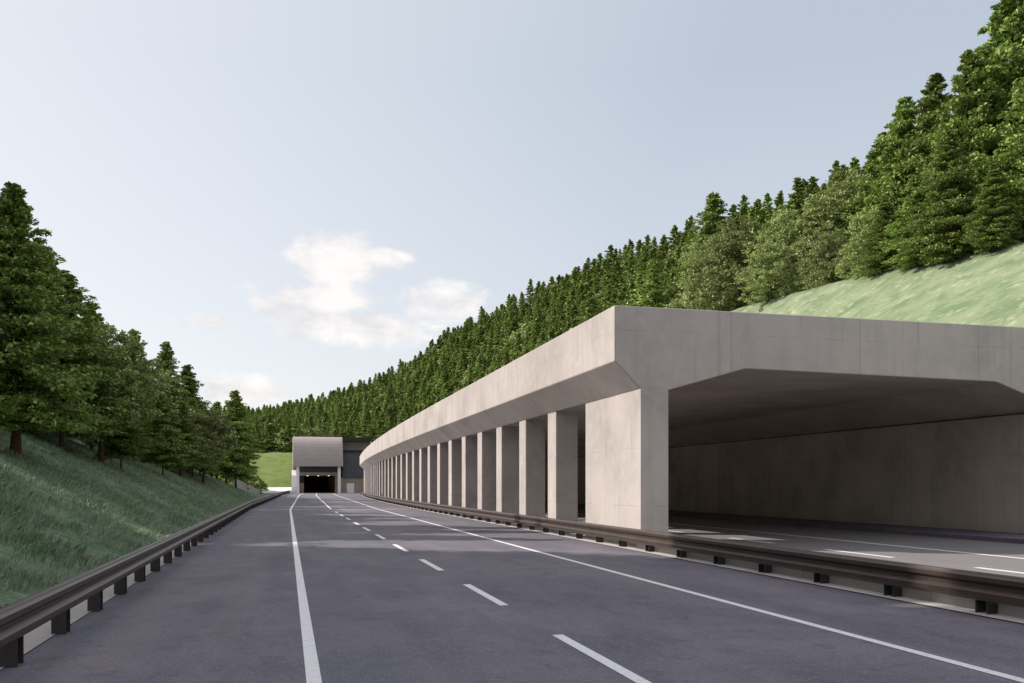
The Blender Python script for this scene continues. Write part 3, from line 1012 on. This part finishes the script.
for lx in (5.4, 8.2, 11.0):
    for ly in (12, 24, 38):
        pp(box('ceiling_lamp', (lx - .2, lx + .2, PY + ly, PY + ly + .3, 4.6, 4.95), [M['lamp']]))
sb = thing('service_building', 'dark grey service building with flat roof and white door right of the tunnel hood', 'building', (17.3, PY, 0))
def sp_(o):
    o.parent = sb; o.matrix_parent_inverse = Matrix.Translation((-17.3, -PY, 0)); return o
sp_(box('wall', (14.1, 21.6, PY + 2, PY + 12, 4.0, 10.6), [M['slate']]))
sp_(box('base_wall', (13.6, 21.6, PY + 2.3, PY + 12, 0, 4.0), [M['tan']]))
sp_(box('upper_wall', (14.1, 21.3, PY + 5, PY + 12, 10.6, 13.6), [M['rough_concrete']]))
sp_(box('roof', (14.1, 21.8, PY + 1.4, PY + 12.5, 13.6, 14.6), [M['dark_roof']]))
sp_(box('roof_post', (21.3, 21.65, PY + 1.6, PY + 2.0, 10.6, 13.6), [M['white']]))
sp_(box('parapet', (14.1, 21.7, PY + 1.8, PY + 2.3, 10.6, 11.3), [M['dark_roof']]))
dr = sp_(box('door', (15.2, 17.1, PY + 2.2, PY + 2.297, 0.05, 2.55), [M['white']]))
dh = box('handle', (16.85, 16.95, PY + 2.12, PY + 2.198, 1.1, 1.25), [M['dark_roof']])
dh.parent = dr

# ---- low walls, rocks and shrubs by the portal
lw = slab('low_wall', [(229.5, 0), (229.5, .5), (234.5, 1.5), (234.5, 0)], -9.0, 1.1, [M['white']])
tag(lw, 'low pale concrete wall below the bright meadow left of the tunnel portal', 'wall')
x0, yy0 = site(236, 150); x1, yy1 = site(260, 186)
v = [(x0, yy0, 0), (x1, yy1, 0), (x1, yy1, 1.0), (x0, yy0, 3.2), (x0 - .5, yy0, 0), (x1 - .5, yy1, 0), (x1 - .5, yy1, 1.0), (x0 - .5, yy0, 3.2)]
ww = pydata('wing_wall', v, [(0, 1, 2, 3), (7, 6, 5, 4), (3, 2, 6, 7), (0, 3, 7, 4), (1, 5, 6, 2), (0, 4, 5, 1)], [M['rough_concrete']])
tag(ww, 'grey sloping concrete wing wall at the end of the left bank behind the last tree', 'wall')

def rock(label, x, y, z, sx, sy, sz, seed):
    bm = bmesh.new()
    bmesh.ops.create_icosphere(bm, subdivisions=3, radius=1)
    r = random.Random(seed); ph = [r.uniform(0, 6) for _ in range(6)]
    for vv in bm.verts:
        c = vv.co
        k = 1 + .16 * math.sin(3.1 * c.x + ph[0]) + .14 * math.sin(4.3 * c.y + ph[1]) + .1 * math.sin(6.7 * c.z + ph[2]) + .06 * math.sin(11 * c.x + 9 * c.y + ph[3])
        vv.co = Vector((c.x * k * sx, c.y * k * sy, c.z * k * sz))
    o = bm_obj('rock', bm, [M['rock']])
    o.location = (x, y, z)
    return tag(o, label, 'rock')
rx, ry = site(274, 268)
rock('long flat grey rock outcrop at the top of the bright meadow', rx, ry, 11.2, 3.8, 2.0, 1.0, 1)
rx, ry = site(258, 262)
rock('small grey rock left of the long outcrop at the meadow top', rx, ry, 10.6, .8, .8, 1.2, 2)

def shrub(label, x, y, z, h, seed, r=1.6):
    q, ex = broadleaf(seed, H=h, R=r, ncl=110, per=26, leaf=.3, base=-.1, clump_r=.5)
    t = thing('shrub', label, 'shrub', (x, y, z))
    c = link('foliage', quads_to_mesh('foliage', q, [M['needle']]), t)
    V, Fc = ex
    s_ = pydata('stem', V, Fc, [M['bark']], t)
    return t
x, y = site(254, 205)
shrub('dark bushy shrub beside the grey wing wall below the meadow', x, y, 0, 5.0, 41, 2.2)
x, y = site(262, 222)
shrub('smaller dark shrub near the left end of the pale low wall', x, y, 0, 3.2, 42, 1.6)

# ------------------------------------------------------------------ light
SUN = Vector((-1.0, 0.5, 0.75)).normalized()
elev = math.asin(SUN.z)
azim = math.atan2(SUN.x, SUN.y)
sd = bpy.data.lights.new('sun', 'SUN')
sd.energy = 4.1
sd.angle = math.radians(0.6)
sd.color = (1.0, 0.91, 0.81)
so = bpy.data.objects.new('sun', sd)
COL.objects.link(so)
so.rotation_euler = SUN.to_track_quat('Z', 'Y').to_euler()
so.location = (-100, 100, 150)

w = bpy.data.worlds.new('World')
scene.world = w
w.use_nodes = True
nt = w.node_tree
for n_ in list(nt.nodes): nt.nodes.remove(n_)
g = N(nt)
sky = g.n('ShaderNodeTexSky', sky_type='NISHITA')
sky.sun_disc = False
sky.sun_elevation = elev
sky.sun_rotation = azim
sky.altitude = 500
sky.air_density = 1.0
sky.dust_density = 2.2
sky.ozone_density = 1.5
tc = g.n('ShaderNodeTexCoord')
D = tc.outputs['Generated']
sx = g.n('ShaderNodeSeparateXYZ'); g.l(D, sx.inputs[0])
az = g.math('ARCTAN2', sx.outputs['X'], sx.outputs['Y'])
el = g.math('ARCSINE', sx.outputs['Z'])
def blob(u, v, wu, wv):
    a0 = YAW + math.atan((u - 512) / F_PX)
    e0 = math.atan((HZ - v) / math.hypot(F_PX, u - 512))
    da = g.math('MULTIPLY', g.math('SUBTRACT', az, a0), F_PX / wu)
    de = g.math('MULTIPLY', g.math('SUBTRACT', el, e0), F_PX / wv)
    r2 = g.math('ADD', g.math('MULTIPLY', da, da), g.math('MULTIPLY', de, de))
    return g.math('POWER', 2.718, g.math('MULTIPLY', r2, -1.0))
blobs = [blob(338, 262, 62, 26), blob(318, 305, 62, 24), blob(345, 328, 88, 20), blob(440, 302, 48, 17), blob(202, 322, 40, 12), blob(235, 392, 60, 16), blob(380, 256, 30, 10)]
acc = blobs[0]
for b in blobs[1:]: acc = g.math('MAXIMUM', acc, b)
cn = g.noise(g.mapping(D, (14, 14, 26)), 1.0, 9, 0.62, 0.5)
mask = g.ramp(g.math('ADD', acc, g.math('MULTIPLY', g.math('MULTIPLY', g.math('SUBTRACT', cn, 0.5), 2.4), g.math('MULTIPLY', acc, 3.0, clamp=True))), [(0.3, 0.0), (0.72, 1.0)])
mask = g.math('MULTIPLY', mask, 0.88)
cn2 = g.noise(g.mapping(D, (14, 14, 26), (0, 0, 0), (.05, .08, .05)), 1.0, 6, 0.6)
ccol = g.mix((5.7, 5.55, 5.7), (7.4, 7.15, 6.95), g.ramp(cn2, [(0.4, 0.0), (0.6, 1.0)]))
vc = g.mix((7.2, 7.1, 7.0), (4.8, 5.25, 5.75), g.ramp(sx.outputs['Z'], [(0.0, 0.0), (0.42, 1.0)]))
veil = g.mix(sky.outputs[0], vc, 0.66)
dt = g.n('ShaderNodeVectorMath', operation='DOT_PRODUCT')
g.l(D, dt.inputs[0]); dt.inputs[1].default_value = SUN
veil = g.mix(veil, (7.6, 7.45, 7.3), g.math('MULTIPLY', g.ramp(dt.outputs['Value'], [(0.22, 0.0), (0.95, 1.0)]), 0.56))
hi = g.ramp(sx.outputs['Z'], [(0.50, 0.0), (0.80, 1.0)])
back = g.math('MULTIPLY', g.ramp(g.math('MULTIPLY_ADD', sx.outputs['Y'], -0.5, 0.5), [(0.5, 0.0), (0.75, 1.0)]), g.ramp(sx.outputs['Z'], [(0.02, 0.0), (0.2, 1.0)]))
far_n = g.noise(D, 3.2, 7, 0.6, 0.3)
fill_cover = g.math('MULTIPLY', g.math('MAXIMUM', hi, back), g.ramp(far_n, [(0.38, 0.25), (0.6, 1.0)]))  # bright cloud added overhead and behind the camera to raise the ambient light
veil = g.mix(veil, (7.0, 6.7, 7.0), fill_cover)
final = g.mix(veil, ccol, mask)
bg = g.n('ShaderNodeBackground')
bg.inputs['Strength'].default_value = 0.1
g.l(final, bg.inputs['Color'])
ow = g.n('ShaderNodeOutputWorld')
g.l(bg.outputs[0], ow.inputs['Surface'])

scene.view_settings.view_transform = 'Standard'
scene.view_settings.look = 'None'
scene.view_settings.gamma = 1
scene.view_settings.exposure = 0.5
scene.cycles.use_denoising = True
scene.cycles.max_bounces = 10
scene.cycles.diffuse_bounces = 8
